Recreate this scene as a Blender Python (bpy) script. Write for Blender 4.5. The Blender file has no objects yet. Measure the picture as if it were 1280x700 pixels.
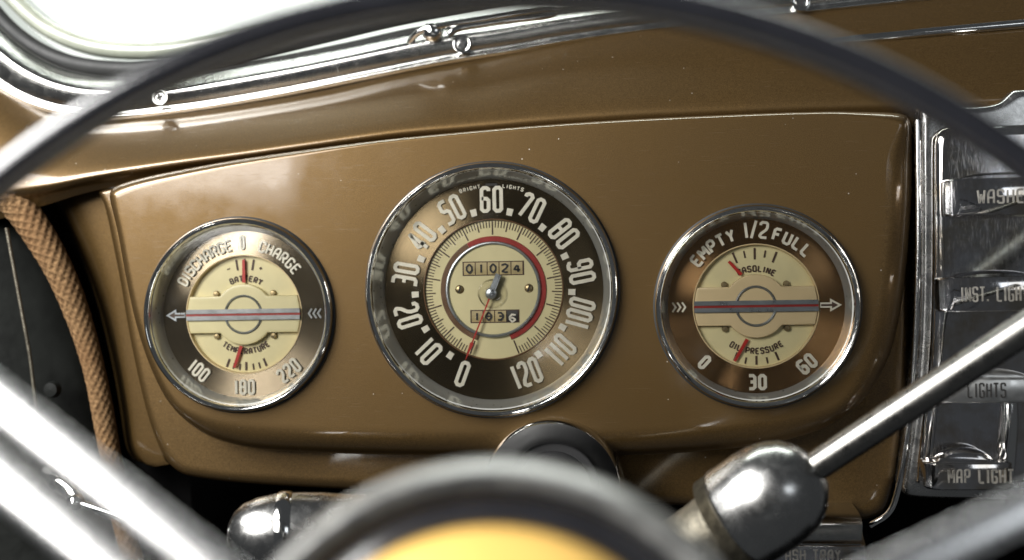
import bpy, bmesh, math, random
from mathutils import Vector as V, Matrix
from mathutils.geometry import delaunay_2d_cdt
random.seed(4)
sc = bpy.context.scene
C = sc.collection
PI = math.pi
R = math.radians

# ------------------------------------------------------------------ camera, world, lamps, exposure
S = 0.00045            # metres per photo pixel on the dash face
D = 0.75               # camera to dash
YAW, ROLL = R(6.7), R(-1.0)
CAM = V((D*math.sin(YAW), -D*math.cos(YAW), 0))
FWD = (-CAM).normalized()
_r = FWD.cross(V((0, 0, 1))).normalized(); _u = _r.cross(FWD)
RT = _r*math.cos(ROLL) + _u*math.sin(ROLL)
UP = -_r*math.sin(ROLL) + _u*math.cos(ROLL)
cd = bpy.data.cameras.new('camera'); cam = bpy.data.objects.new('camera', cd); C.objects.link(cam)
m = Matrix((RT, UP, -FWD)).transposed().to_4x4(); m.translation = CAM; cam.matrix_world = m
cd.sensor_width = 36; cd.lens = 36*D/(1280*S); cd.clip_start = 0.01; cd.clip_end = 50
cd.dof.use_dof = True; cd.dof.focus_distance = D-0.012; cd.dof.aperture_fstop = 3.8; cd.dof.aperture_blades = 9
sc.camera = cam

w = bpy.data.worlds.new('World'); sc.world = w; w.use_nodes = True
w.node_tree.nodes['Background'].inputs[0].default_value = (0.95, 1.0, 1.05, 1)
w.node_tree.nodes['Background'].inputs[1].default_value = 0.055

def lamp(name, loc, aim, sx, sy, power, col):
    l = bpy.data.lights.new(name, 'AREA'); l.shape = 'RECTANGLE'; l.size = sx; l.size_y = sy
    l.energy = power; l.color = col
    o = bpy.data.objects.new(name, l); C.objects.link(o); o.location = loc
    o.rotation_euler = (V(aim)-V(loc)).to_track_quat('-Z', 'Y').to_euler()
    return o
lamp('rear_side_window_lamp', (-0.76, -1.10, 0.44), (-0.10, -0.1, 0.0), 0.70, 0.62, 17, (1.0, 0.98, 0.95))
lamp('door_window_lamp', (-0.74, -0.62, 0.66), (-0.1, -0.3, 0.0), 0.60, 0.48, 22, (1.0, 0.99, 0.97))
lamp('passenger_window_lamp', (0.78, -1.25, 0.30), (0.2, 0, 0), 0.45, 0.32, 0.9, (0.90, 0.95, 1.0))
lamp('outside_lamp', (0.0, 0.9, 1.6), (0, 2.2, 0.4), 1.6, 0.8, 84, (0.97, 1.0, 0.97))

vs = sc.view_settings
sc.display_settings.display_device = 'sRGB'
vs.view_transform = 'Standard'; vs.look = 'None'; vs.exposure = 0.2; vs.gamma = 1.0; vs.use_curve_mapping = False
sc.render.resolution_x, sc.render.resolution_y = 1024, 560
sc.cycles.max_bounces = 10; sc.cycles.transparent_max_bounces = 16
sc.cycles.caustics_reflective = False; sc.cycles.caustics_refractive = False

# ------------------------------------------------------------------ pixel -> place
def ray(px, py): return FWD*D + RT*((px-640)*S) + UP*((350-py)*S)
def at(px, py, y=0.0):
    d = ray(px, py); return CAM + d*((y-CAM.y)/d.y)
def on_plane(px, py, p0, n):
    d = ray(px, py); return CAM + d*((p0-CAM).dot(n)/d.dot(n))

# ------------------------------------------------------------------ materials
def mat(name):
    mt = bpy.data.materials.new(name); mt.use_nodes = True
    nt = mt.node_tree; return mt, nt, nt.nodes['Principled BSDF']
def nd(nt, t, **kw):
    n = nt.nodes.new(t)
    for k, v in kw.items(): setattr(n, k, v)
    return n
def ramp(nt, src, a, b, ca, cb):
    r = nd(nt, 'ShaderNodeValToRGB'); e = r.color_ramp.elements
    e[0].position = a; e[1].position = b; e[0].color = ca; e[1].color = cb
    nt.links.new(src, r.inputs[0]); return r
def g(v): return (v, v, v, 1)
def obj_noise(nt, scale, detail=3, rough=0.55, dist=0.0):
    tc = nd(nt, 'ShaderNodeTexCoord'); n = nd(nt, 'ShaderNodeTexNoise')
    n.inputs['Scale'].default_value = scale; n.inputs['Detail'].default_value = detail
    n.inputs['Roughness'].default_value = rough; n.inputs['Distortion'].default_value = dist
    nt.links.new(tc.outputs['Object'], n.inputs['Vector']); return n
def bump(nt, bs, src, strength, dist=0.001):
    b = nd(nt, 'ShaderNodeBump'); b.inputs['Strength'].default_value = strength; b.inputs['Distance'].default_value = dist
    nt.links.new(src, b.inputs['Height']); nt.links.new(b.outputs[0], bs.inputs['Normal']); return b
def specks(nt, scale, lim, keep):
    """0/1 mask of sparse tiny dust specks"""
    tc = nd(nt, 'ShaderNodeTexCoord'); v = nd(nt, 'ShaderNodeTexVoronoi'); v.inputs['Scale'].default_value = scale
    nt.links.new(tc.outputs['Object'], v.inputs['Vector'])
    r1 = ramp(nt, v.outputs['Distance'], lim*0.6, lim, g(1), g(0))
    sep = nd(nt, 'ShaderNodeSeparateColor'); nt.links.new(v.outputs['Color'], sep.inputs[0])
    r2 = ramp(nt, sep.outputs[0], keep, keep+0.01, g(0), g(1))
    mu = nd(nt, 'ShaderNodeMath', operation='MULTIPLY')
    nt.links.new(r1.outputs[0], mu.inputs[0]); nt.links.new(r2.outputs[0], mu.inputs[1]); return mu.outputs[0]
def mix(nt, fac, a, b):
    mx = nd(nt, 'ShaderNodeMix', data_type='RGBA'); nt.links.new(fac, mx.inputs[0])
    for i, c in ((6, a), (7, b)):
        if hasattr(c, 'is_output'): nt.links.new(c, mx.inputs[i])
        else: mx.inputs[i].default_value = c
    return mx.outputs[2]

def m_paint():
    mt, nt, b = mat('bronze_metallic_paint')
    fl = obj_noise(nt, 2600, 1); big = obj_noise(nt, 14, 4)
    c1 = ramp(nt, fl.outputs[0], 0.35, 0.72, (0.068, 0.038, 0.0100, 1), (0.158, 0.094, 0.030, 1))
    c2 = mix(nt, ramp(nt, big.outputs[0], 0.35, 0.7, g(0), g(0.30)).outputs[0], c1.outputs[0], (0.092, 0.058, 0.024, 1))
    c3 = mix(nt, specks(nt, 240, 0.10, 0.93), c2, (0.55, 0.50, 0.42, 1))
    nt.links.new(c3, b.inputs['Base Color'])
    b.inputs['Metallic'].default_value = 0.72; b.inputs['Roughness'].default_value = 0.42
    b.inputs['Coat Weight'].default_value = 0.85
    cr = obj_noise(nt, 60, 5, 0.7)
    tc = nd(nt, 'ShaderNodeTexCoord'); hs = []
    for ang, sc3 in ((24, (70, 70, 2600)), (-61, (55, 55, 3000))):          # hairline polishing scratches
        mp = nd(nt, 'ShaderNodeMapping'); mp.inputs['Rotation'].default_value = (0, R(ang), 0); mp.inputs['Scale'].default_value = sc3
        n_ = nd(nt, 'ShaderNodeTexNoise'); n_.inputs['Scale'].default_value = 1; n_.inputs['Detail'].default_value = 1
        nt.links.new(tc.outputs['Object'], mp.inputs[0]); nt.links.new(mp.outputs[0], n_.inputs['Vector'])
        hs.append(ramp(nt, n_.outputs[0], 0.70, 0.76, g(0), g(0.22)).outputs[0])
    mxs = nd(nt, 'ShaderNodeMath', operation='ADD'); nt.links.new(hs[0], mxs.inputs[0]); nt.links.new(hs[1], mxs.inputs[1])
    ad = nd(nt, 'ShaderNodeMath', operation='ADD'); nt.links.new(mxs.outputs[0], ad.inputs[1])
    nt.links.new(ramp(nt, cr.outputs[0], 0.35, 0.75, g(0.05), g(0.15)).outputs[0], ad.inputs[0])
    nt.links.new(ad.outputs[0], b.inputs['Coat Roughness'])
    bp = bump(nt, b, obj_noise(nt, 420, 2).outputs[0], 0.05, 0.0006)
    wv = nd(nt, 'ShaderNodeBump'); wv.inputs['Strength'].default_value = 0.18; wv.inputs['Distance'].default_value = 0.0016
    nt.links.new(obj_noise(nt, 17, 2, 0.4).outputs[0], wv.inputs['Height']); nt.links.new(wv.outputs[0], bp.inputs['Normal'])
    nt.links.new(wv.outputs[0], b.inputs['Coat Normal'])
    return mt
def m_chrome(name, base=0.62, r0=0.04, r1=0.16, pit=0.35, tint=(1, 1, 0.98), pscale=1500, bs=0.10):
    mt, nt, b = mat(name)
    n1 = obj_noise(nt, pscale, 3, 0.7); n2 = obj_noise(nt, 55, 4)
    pr = ramp(nt, n1.outputs[0], 0.56, 0.68, g(0), g(pit))
    pm = nd(nt, 'ShaderNodeMath', operation='MULTIPLY')
    nt.links.new(pr.outputs[0], pm.inputs[0]); nt.links.new(ramp(nt, n2.outputs[0], 0.42, 0.62, g(0.1), g(1)).outputs[0], pm.inputs[1])
    col = mix(nt, pm.outputs[0], (base*tint[0], base*tint[1], base*tint[2], 1), (0.16, 0.13, 0.10, 1))
    nt.links.new(col, b.inputs['Base Color'])
    b.inputs['Metallic'].default_value = 1.0
    n3 = obj_noise(nt, 140, 5, 0.7, 0.5)
    nt.links.new(ramp(nt, n3.outputs[0], 0.35, 0.75, g(r0), g(r1)).outputs[0], b.inputs['Roughness'])
    bump(nt, b, n1.outputs[0], bs, 0.0003)
    return mt
def m_scratched():
    """brushed, finely scratched chrome of the switch panel"""
    mt, nt, b = mat('scratched_chrome')
    tc = nd(nt, 'ShaderNodeTexCoord'); mp = nd(nt, 'ShaderNodeMapping')
    mp.inputs['Rotation'].default_value = (0, R(38), 0); mp.inputs['Scale'].default_value = (1200, 1200, 160)
    nt.links.new(tc.outputs['Object'], mp.inputs[0])
    n = nd(nt, 'ShaderNodeTexNoise'); n.inputs['Scale'].default_value = 1; n.inputs['Detail'].default_value = 2
    nt.links.new(mp.outputs[0], n.inputs['Vector'])
    mp2 = nd(nt, 'ShaderNodeMapping'); mp2.inputs['Rotation'].default_value = (0, R(-52), 0); mp2.inputs['Scale'].default_value = (1300, 900, 200)
    nt.links.new(tc.outputs['Object'], mp2.inputs[0])
    n2 = nd(nt, 'ShaderNodeTexNoise'); n2.inputs['Scale'].default_value = 1; nt.links.new(mp2.outputs[0], n2.inputs['Vector'])
    mx = nd(nt, 'ShaderNodeMath', operation='MAXIMUM'); nt.links.new(n.outputs[0], mx.inputs[0]); nt.links.new(n2.outputs[0], mx.inputs[1])
    big = obj_noise(nt, 45, 5, 0.65)
    col = mix(nt, ramp(nt, big.outputs[0], 0.40, 0.66, g(0), g(1)).outputs[0], (0.58, 0.58, 0.60, 1), (0.42, 0.37, 0.30, 1))
    nt.links.new(col, b.inputs['Base Color']); b.inputs['Metallic'].default_value = 1
    nt.links.new(ramp(nt, mx.outputs[0], 0.52, 0.78, g(0.07), g(0.19)).outputs[0], b.inputs['Roughness'])
    bump(nt, b, mx.outputs[0], 0.016, 0.0003)
    return mt
def m_plain(name, col, rough=0.5, metal=0.0, coat=0.0, var=0.12, nscale=90, bscale=0, bstr=0.1, spec=None):
    mt, nt, b = mat(name)
    n = obj_noise(nt, nscale, 4, 0.6)
    lo = tuple(c*(1-var) for c in col)+(1,); hi = tuple(min(1, c*(1+var)) for c in col)+(1,)
    nt.links.new(ramp(nt, n.outputs[0], 0.3, 0.7, lo, hi).outputs[0], b.inputs['Base Color'])
    nt.links.new(ramp(nt, n.outputs[0], 0.3, 0.7, g(rough*0.85), g(min(1, rough*1.15))).outputs[0], b.inputs['Roughness'])
    b.inputs['Metallic'].default_value = metal; b.inputs['Coat Weight'].default_value = coat
    if spec is not None: b.inputs['Specular IOR Level'].default_value = spec
    if bscale: bump(nt, b, obj_noise(nt, bscale, 3).outputs[0], bstr)
    return mt
def m_dial(name, c0, c1):
    """spun metal: grooves run round the dial, so highlights fan out as cones"""
    mt, nt, b = mat(name)
    tc = nd(nt, 'ShaderNodeTexCoord'); sx = nd(nt, 'ShaderNodeSeparateXYZ'); nt.links.new(tc.outputs['Object'], sx.inputs[0])
    cx = nd(nt, 'ShaderNodeCombineXYZ'); nt.links.new(sx.outputs[0], cx.inputs[0]); nt.links.new(sx.outputs[2], cx.inputs[1])
    ln = nd(nt, 'ShaderNodeVectorMath', operation='LENGTH'); nt.links.new(cx.outputs[0], ln.inputs[0])
    n = nd(nt, 'ShaderNodeTexNoise', noise_dimensions='1D'); n.inputs['Scale'].default_value = 2600; n.inputs['Detail'].default_value = 2
    nt.links.new(ln.outputs['Value'], n.inputs['W'])
    st = obj_noise(nt, 32, 4)
    a = ramp(nt, n.outputs[0], 0.3, 0.7, c0, c1)
    c = mix(nt, ramp(nt, st.outputs[0], 0.35, 0.7, g(0), g(0.55)).outputs[0], a.outputs[0], tuple(x*0.72 for x in c0[:3])+(1,))
    nt.links.new(c, b.inputs['Base Color']); b.inputs['Metallic'].default_value = 1.0
    b.inputs['Roughness'].default_value = 0.25; b.inputs['Anisotropic'].default_value = 0.95; b.inputs['Anisotropic Rotation'].default_value = 0.25
    tg = nd(nt, 'ShaderNodeTangent', direction_type='RADIAL', axis='Y'); nt.links.new(tg.outputs[0], b.inputs['Tangent'])
    bump(nt, b, n.outputs[0], 0.05, 0.0002)
    return mt
def m_glass(name, tint, rough=0.02, ior=1.45):
    mt, nt, b = mat(name); nt.nodes.remove(b)
    out = nt.nodes['Material Output']
    fr = nd(nt, 'ShaderNodeFresnel'); fr.inputs[0].default_value = ior
    tr = nd(nt, 'ShaderNodeBsdfTransparent'); tr.inputs[0].default_value = tint
    gl = nd(nt, 'ShaderNodeBsdfGlossy')
    nz = obj_noise(nt, 70, 4, 0.7)
    nt.links.new(ramp(nt, nz.outputs[0], 0.4, 0.75, g(rough), g(rough*6)).outputs[0], gl.inputs['Roughness'])
    mx = nd(nt, 'ShaderNodeMixShader')
    nt.links.new(fr.outputs[0], mx.inputs[0]); nt.links.new(tr.outputs[0], mx.inputs[1]); nt.links.new(gl.outputs[0], mx.inputs[2])
    nt.links.new(mx.outputs[0], out.inputs[0]); return mt

M = dict(
    paint=m_paint(),
    chrome=m_chrome('polished_chrome', 0.66, 0.04, 0.13, 0.25),
    bezel=m_chrome('bezel_chrome', 0.68, 0.05, 0.20, 0.45, (1, 1, 0.97), 900, 0.06),
    pitted=m_chrome('pitted_chrome', 0.55, 0.10, 0.30, 0.85, (1, 1, 0.96), 1500, 0.28),
    spoke=m_chrome('spoke_chrome', 0.92, 0.26, 0.29, 0.03, (1, 1, 1), 900, 0.02),
    hubring=m_chrome('satin_hub_chrome', 0.62, 0.28, 0.45, 0.15, (1, 1, 0.97), 600, 0.05),
    ferrule=m_chrome('satin_ferrule_chrome', 0.44, 0.20, 0.34, 0.2, (1, 1, 0.98), 800, 0.012),
    scratched=m_scratched(),
    dial=m_dial('spun_bronze_dial', (0.175, 0.130, 0.074, 1), (0.29, 0.225, 0.135, 1)),
    dial_pale_sheen=m_dial('spun_dial_pale_sheen', (0.30, 0.24, 0.165, 1), (0.46, 0.385, 0.285, 1)),  # same metal as the speedometer dial, with the left gauge's light sheen in its colour
    dial_copper_sheen=m_dial('spun_dial_copper_sheen', (0.30, 0.170, 0.075, 1), (0.46, 0.270, 0.125, 1)),  # same metal again, with the right gauge's warm reflections in its colour
    cream=m_plain('cream_enamel', (0.75, 0.67, 0.38), 0.42, 0, 0.2, 0.09, 30),
    tan=m_plain('tan_enamel', (0.74, 0.58, 0.33), 0.42, 0, 0.2, 0.05, 35),
    numeral=m_plain('ivory_numeral', (0.82, 0.78, 0.66), 0.45, 0, 0, 0.08, 200),
    drum=m_plain('aged_drum', (0.50, 0.40, 0.20), 0.5, 0, 0, 0.18, 160),
    ink=m_plain('dark_brown_ink', (0.065, 0.032, 0.018), 0.5, 0, 0, 0.2, 200),
    black_ink=m_plain('black_ink', (0.018, 0.017, 0.016), 0.45),
    red=m_plain('red_lacquer', (0.32, 0.022, 0.016), 0.35, 0, 0.3, 0.15, 120),
    redpin=m_plain('red_pointer', (0.48, 0.024, 0.016), 0.35, 0, 0.2, 0.1),
    brownring=m_plain('brown_lacquer', (0.15, 0.075, 0.035), 0.35, 0, 0.3, 0.15, 120),
    greysteel=m_plain('blue_grey_steel', (0.36, 0.39, 0.42), 0.30, 0.85, 0, 0.1, 150),
    darksteel=m_plain('worn_grey_steel', (0.24, 0.25, 0.26), 0.36, 0.85, 0, 0.2, 150),
    brass=m_plain('aged_brass', (0.30, 0.235, 0.13), 0.35, 0.9, 0, 0.2, 200),
    letter=m_plain('worn_silver_letter', (0.36, 0.34, 0.30), 0.4, 0.6, 0, 0.3, 300),
    black=m_plain('matt_black', (0.012, 0.012, 0.013), 0.6, 0, 0, 0.2, 60),
    rubber=m_plain('black_rubber', (0.012, 0.013, 0.013), 0.6, 0, 0, 0.3, 40, 160, 0.25),
    doorskin=m_plain('dark_leathercloth', (0.008, 0.009, 0.008), 0.6, 0, 0, 0.5, 30, 55, 0.7, 0.15),
    rim=m_plain('dark_grey_plastic', (0.012, 0.0125, 0.016), 0.20, 0, 1.0, 0.15, 60, 300, 0.04),
    yellow=m_plain('yellow_enamel', (0.74, 0.47, 0.13), 0.32, 0, 0.5, 0.06, 25),
    lever_steel=m_chrome('worn_lever_chrome', 0.22, 0.22, 0.40, 0.4, (1, 0.98, 0.92), 700, 0.08),
    collar=m_plain('tarnished_collar', (0.17, 0.155, 0.12), 0.42, 0.8, 0, 0.35, 220, 900, 0.3),
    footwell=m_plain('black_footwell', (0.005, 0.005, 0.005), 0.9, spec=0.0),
    wall=m_plain('white_studio_wall', (0.80, 0.80, 0.79), 0.9, 0, 0, 0.02, 1.5),
    edge=m_plain('greenish_glass_edge', (0.30, 0.32, 0.26), 0.25, 0, 0.5, 0.2, 30),
    cap=m_plain('smoked_clear_cap', (0.55, 0.50, 0.36), 0.2, 0, 0.6, 0.05),
    glass=m_glass('gauge_glass', (0.97, 0.965, 0.94, 1), 0.03, 1.40),
    screen=m_glass('windshield_glass', (0.93, 0.97, 0.93, 1), 0.01, 1.45),
)
def m_cord():
    mt, nt, b = mat('woven_tan_cord')
    n = obj_noise(nt, 420, 3, 0.7); n2 = obj_noise(nt, 25, 3)
    c = ramp(nt, n.outputs[0], 0.3, 0.75, (0.075, 0.040, 0.018, 1), (0.30, 0.185, 0.090, 1))
    c2 = mix(nt, ramp(nt, n2.outputs[0], 0.4, 0.7, g(0), g(0.5)).outputs[0], c.outputs[0], (0.14, 0.07, 0.03, 1))
    nt.links.new(c2, b.inputs['Base Color']); b.inputs['Roughness'].default_value = 0.95
    b.inputs['Specular IOR Level'].default_value = 0.15
    bump(nt, b, obj_noise(nt, 1800, 2).outputs[0], 0.5, 0.0005); return mt
M['cord'] = m_cord()
M['rim'].node_tree.nodes['Principled BSDF'].inputs['Coat IOR'].default_value = 1.65
M['rim'].node_tree.nodes['Principled BSDF'].inputs['Coat Roughness'].default_value = 0.14
def m_wall():
    """dulled inner wall of the bezels: bright metal under a grey, spotted bloom"""
    mt, nt, b = mat('dulled_bezel_wall')
    n = obj_noise(nt, 130, 5, 0.7)
    b.inputs['Base Color'].default_value = (.62, .62, .60, 1)
    c = mix(nt, specks(nt, 420, .30, .86), (.60, .61, .58, 1), (.26, .25, .21, 1)); nt.links.new(c, b.inputs['Base Color'])
    b.inputs['Metallic'].default_value = .5
    nt.links.new(ramp(nt, n.outputs[0], .35, .7, g(.13), g(.22)).outputs[0], b.inputs['Roughness'])
    return mt
M['bezel_wall'] = m_wall()

# ------------------------------------------------------------------ mesh helpers
def catmull(pts, n, closed=False):
    pts = [V(p) for p in pts]; N = len(pts); out = []
    segs = N if closed else N-1
    for i in range(segs):
        p1, p2 = pts[i], pts[(i+1) % N]
        p0 = pts[i-1] if (i > 0 or closed) else p1*2-p2
        p3 = pts[(i+2) % N] if (i+2 < N or closed) else p2*2-p1
        for k in range(n):
            t = k/n
            out.append(0.5*((2*p1)+(p2-p0)*t+(2*p0-5*p1+4*p2-p3)*t*t+(3*p1-p0-3*p2+p3)*t**3))
    if not closed: out.append(pts[-1].copy())
    return out
class MB:
    def __init__(s): s.v = []; s.f = []
    def add(s, vs_, fs):
        o = len(s.v); s.v += [V(p) for p in vs_]; s.f += [tuple(i+o for i in f) for f in fs]; return s
    def grid(s, rows, close_u=False, close_v=False, flip=False):
        nr, nc = len(rows), len(rows[0]); fs = []
        for i in range(nr if close_v else nr-1):
            for j in range(nc if close_u else nc-1):
                a, b_ = i*nc+j, i*nc+(j+1) % nc; c, d = ((i+1) % nr)*nc+(j+1) % nc, ((i+1) % nr)*nc+j
                fs.append((a, d, c, b_) if flip else (a, b_, c, d))
        return s.add([p for r in rows for p in r], fs)
    def lathe(s, prof, n=96, o=(0, 0, 0), ax=(0, 1, 0), cap0=False, cap1=False, a0=0, a1=None):
        """prof: (radius, distance along ax); angle clockwise from up as the camera sees it when ax = +Y"""
        o = V(o); ax = V(ax).normalized()
        u = V((0, 0, 1)); u = (u-ax*u.dot(ax)).normalized(); r = ax.cross(u)
        full = a1 is None; m_ = n if full else n+1
        if full: a1 = 2*PI
        rows = [[o+ax*t+(r*math.sin(a0+(a1-a0)*k/n)+u*math.cos(a0+(a1-a0)*k/n))*q for k in range(m_)] for q, t in prof]
        base = len(s.v); s.grid(rows, close_u=full)
        if cap0: s.f.append(tuple(base+k for k in range(m_)))
        if cap1: s.f.append(tuple(base+(len(prof)-1)*m_+k for k in range(m_)))
        return s
    def tube(s, pts, rad, n=16, closed=False, flat=None, caps=True):
        """flat = (vector, factor): squash the section along that vector"""
        pts = [V(p) for p in pts]; N = len(pts); rows = []; prev = None
        for i, p in enumerate(pts):
            t = (pts[(i+1) % N]-pts[i-1]) if closed else (pts[min(i+1, N-1)]-pts[max(i-1, 0)])
            t.normalize()
            if prev is None:
                a = V((0, 1, 0)) if abs(t.y) < 0.9 else V((0, 0, 1)); u = (a-t*a.dot(t)).normalized()
            else: u = (prev-t*prev.dot(t)).normalized()
            prev = u; w_ = t.cross(u); rr = rad(i/(N-1)) if callable(rad) else rad
            row = []
            for k in range(n):
                d = (u*math.cos(2*PI*k/n)+w_*math.sin(2*PI*k/n))*rr
                if flat: fv = V(flat[0]); d -= fv*(d.dot(fv)*(1-flat[1]))
                row.append(p+d)
            rows.append(row)
        base = len(s.v); s.grid(rows, close_u=True, close_v=closed)
        if caps and not closed:
            s.f.append(tuple(base+k for k in range(n))); s.f.append(tuple(base+(N-1)*n+k for k in range(n)))
        return s
    def prism(s, poly, y0, y1):
        """poly of (x, z); front y0, back y1"""
        n = len(poly); vs_ = [(x, y0, z) for x, z in poly]+[(x, y1, z) for x, z in poly]
        return s.add(vs_, [tuple(range(n)), tuple(range(2*n-1, n-1, -1))]+[(i, i+n, (i+1) % n+n, (i+1) % n) for i in range(n)])
    def stroke(s, pl, closed, hw, y0, y1):
        """ribbon of half width hw along polyline pl of (x, z), mitred, extruded from y0 (front) to y1"""
        P = [V((a, b_)) for a, b_ in pl]; N = len(P); L = []; Rr = []
        for i in range(N):
            d1 = (P[i]-P[i-1]) if (i > 0 or closed) else (P[1]-P[0])
            d2 = (P[(i+1) % N]-P[i]) if (i < N-1 or closed) else (P[-1]-P[-2])
            d1.normalize(); d2.normalize(); n1 = V((-d1.y, d1.x)); n2 = V((-d2.y, d2.x))
            mi = n1+n2
            if mi.length < 1e-6: mi = n1
            mi.normalize(); q = hw/max(0.45, mi.dot(n1))
            L.append(P[i]+mi*q); Rr.append(P[i]-mi*q)
        rows = [[V((p.x, y1, p.y)) for p in L], [V((p.x, y0, p.y)) for p in L], [V((p.x, y0, p.y)) for p in Rr], [V((p.x, y1, p.y)) for p in Rr]]
        base = len(s.v); s.grid(rows, close_u=closed)
        if not closed: 
            for e in (0, N-1): s.f.append(tuple(base+k*N+e for k in range(4)))
        return s
    def solid(s, out, yf, yb, rx, ry, steps=6, wt=None, sp=.0022, holes=None):
        """rounded plate: outline of (x, z), quarter round of rx inward and ry deep round its front edge"""
        P = [V(p) for p in out]
        area = sum(P[i-1].x*P[i].y-P[i].x*P[i-1].y for i in range(len(P)))
        if area < 0: P.reverse()
        if sp:                                   # even spacing along the outline
            Q = P+[P[0]]; L = [0]
            for a, b_ in zip(Q, Q[1:]): L.append(L[-1]+(b_-a).length)
            N = max(24, int(L[-1]/sp)); P = []; j = 0
            for k in range(N):
                t = L[-1]*k/N
                while L[j+1] < t: j += 1
                P.append(Q[j].lerp(Q[j+1], (t-L[j])/max(1e-9, L[j+1]-L[j])))
        N = len(P)
        W = [wt(p) if wt else 1 for p in P]
        rows = [[V((p.x, yb, p.y)) for p in P]]; cur = [p.copy() for p in P]; done = 0
        for k in range(steps+2):                 # shrink the outline in small smoothed steps: corners stay clean
            th = PI/2*k/steps
            tgt = rx*(1-math.cos(th)) if k <= steps else rx+.0016; y = yf+ry*(1-math.sin(th)) if k <= steps else yf
            ns = max(1, math.ceil((tgt-done)/.0005)) if k else 0
            for _ in range(ns):
                st = (tgt-done)/ns; nx = []
                for i in range(N):
                    d = cur[(i+1) % N]-cur[i-1]; n_ = V((-d.y, d.x))
                    nx.append(cur[i]+(n_.normalized() if n_.length > 1e-9 else n_)*st*W[i])
                cur = [nx[i]*.6+(nx[i-1]+nx[(i+1) % N])*.2 for i in range(N)] if sp else nx
            done = tgt
            rows.append([V((p.x, y, p.y)) for p in cur])
        base = len(s.v); s.grid(rows, close_u=True)
        s.f.append(tuple(base+k for k in range(N)))
        if holes is None and not sp: s.f.append(tuple(base+(len(rows)-1)*N+k for k in range(N))); return s
        # front face: constrained triangulation with an even inner grid, open where the holes are
        vs2 = [p.copy() for p in cur]; loops = [list(range(N))]; edges = [(k, (k+1) % N) for k in range(N)]
        for (hx, hz, hr_) in holes or ():
            o = len(vs2); vs2 += [V((hx+hr_*math.cos(2*PI*k/96), hz+hr_*math.sin(2*PI*k/96))) for k in range(96)]
            edges += [(o+k, o+(k+1) % 96) for k in range(96)]
        xs_, zs_ = [p.x for p in cur], [p.y for p in cur]
        ext = max(max(xs_)-min(xs_), max(zs_)-min(zs_)); stp = ext/40
        def inside(q):
            c_ = False
            for i in range(N):
                a, b_ = cur[i-1], cur[i]
                if (a.y > q.y) != (b_.y > q.y) and q.x < (b_.x-a.x)*(q.y-a.y)/(b_.y-a.y)+a.x: c_ = not c_
            return c_
        x = min(xs_)+stp/2
        while x < max(xs_):
            z = min(zs_)+stp/2
            while z < max(zs_):
                q = V((x, z))
                if inside(q) and min((p-q).length for p in cur) > stp*.45 and all((q-V((hx, hz))).length > hr_+stp*.4 for hx, hz, hr_ in holes or ()): vs2.append(q)
                z += stp
            x += stp
        vo, _, fo, *_r = delaunay_2d_cdt(vs2, edges, [], 0, 1e-6)
        o = len(s.v); s.v += [V((p.x, yf, p.y)) for p in vo]
        for f in fo:
            c_ = sum((vo[i] for i in f), V((0, 0)))/len(f)
            if inside(c_) and not any((c_-V((hx, hz))).length < hr_ for hx, hz, hr_ in holes or ()): s.f.append(tuple(o+i for i in f))
        for (hx, hz, hr_) in holes or ():        # turned-in rim of each opening
            s.grid([[V((hx+hr_*math.cos(2*PI*k/96), y, hz+hr_*math.sin(2*PI*k/96))) for k in range(96)] for y in (yf, yf+.012)], close_u=True)
        return s
    def build(s, name, mt, parent=None, smooth=35, origin=None, rot=None):
        me = bpy.data.meshes.new(name); o_ = origin if origin is not None else V((0, 0, 0))
        me.from_pydata([p-o_ for p in s.v], [], s.f)
        bm = bmesh.new(); bm.from_mesh(me); bmesh.ops.remove_doubles(bm, verts=bm.verts, dist=1e-7)
        bmesh.ops.recalc_face_normals(bm, faces=bm.faces); bm.to_mesh(me); bm.free()
        me.materials.append(M[mt])
        if smooth:
            for p in me.polygons: p.use_smooth = True
            me.set_sharp_from_angle(angle=R(smooth))
        ob = bpy.data.objects.new(name, me); C.objects.link(ob)
        if parent is not None: ob.parent = parent
        else: ob.location = o_
        return ob
def thing(name, label, cat, loc=(0, 0, 0), group=None):
    o = bpy.data.objects.new(name, None); o.empty_display_size = 0.02; C.objects.link(o); o.location = loc
    o['label'] = label; o['category'] = cat
    if group: o['group'] = group
    return o
def tag(o, label, cat, group=None):
    o['label'] = label; o['category'] = cat
    if group: o['group'] = group
    return o
def struct(o): o['kind'] = 'structure'; return o
def pxs(pts, y, n=8, closed=False):
    """photo pixel outline laid on the plane y, smoothed, as (x, z)"""
    return [(p.x, p.z) for p in catmull([at(a, b_, y) for a, b_ in pts], n, closed)]
def path(pts, n=8): return catmull([at(*p) for p in pts], n)
def sheet(rows, nu=8, nv=6):
    """smooth sheet through rows of (px, py, y)"""
    cr = [path(r, nu) for r in rows]
    cols = [catmull([r[j] for r in cr], nv) for j in range(len(cr[0]))]
    return [[cols[j][i] for j in range(len(cols))] for i in range(len(cols[0]))]

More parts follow.
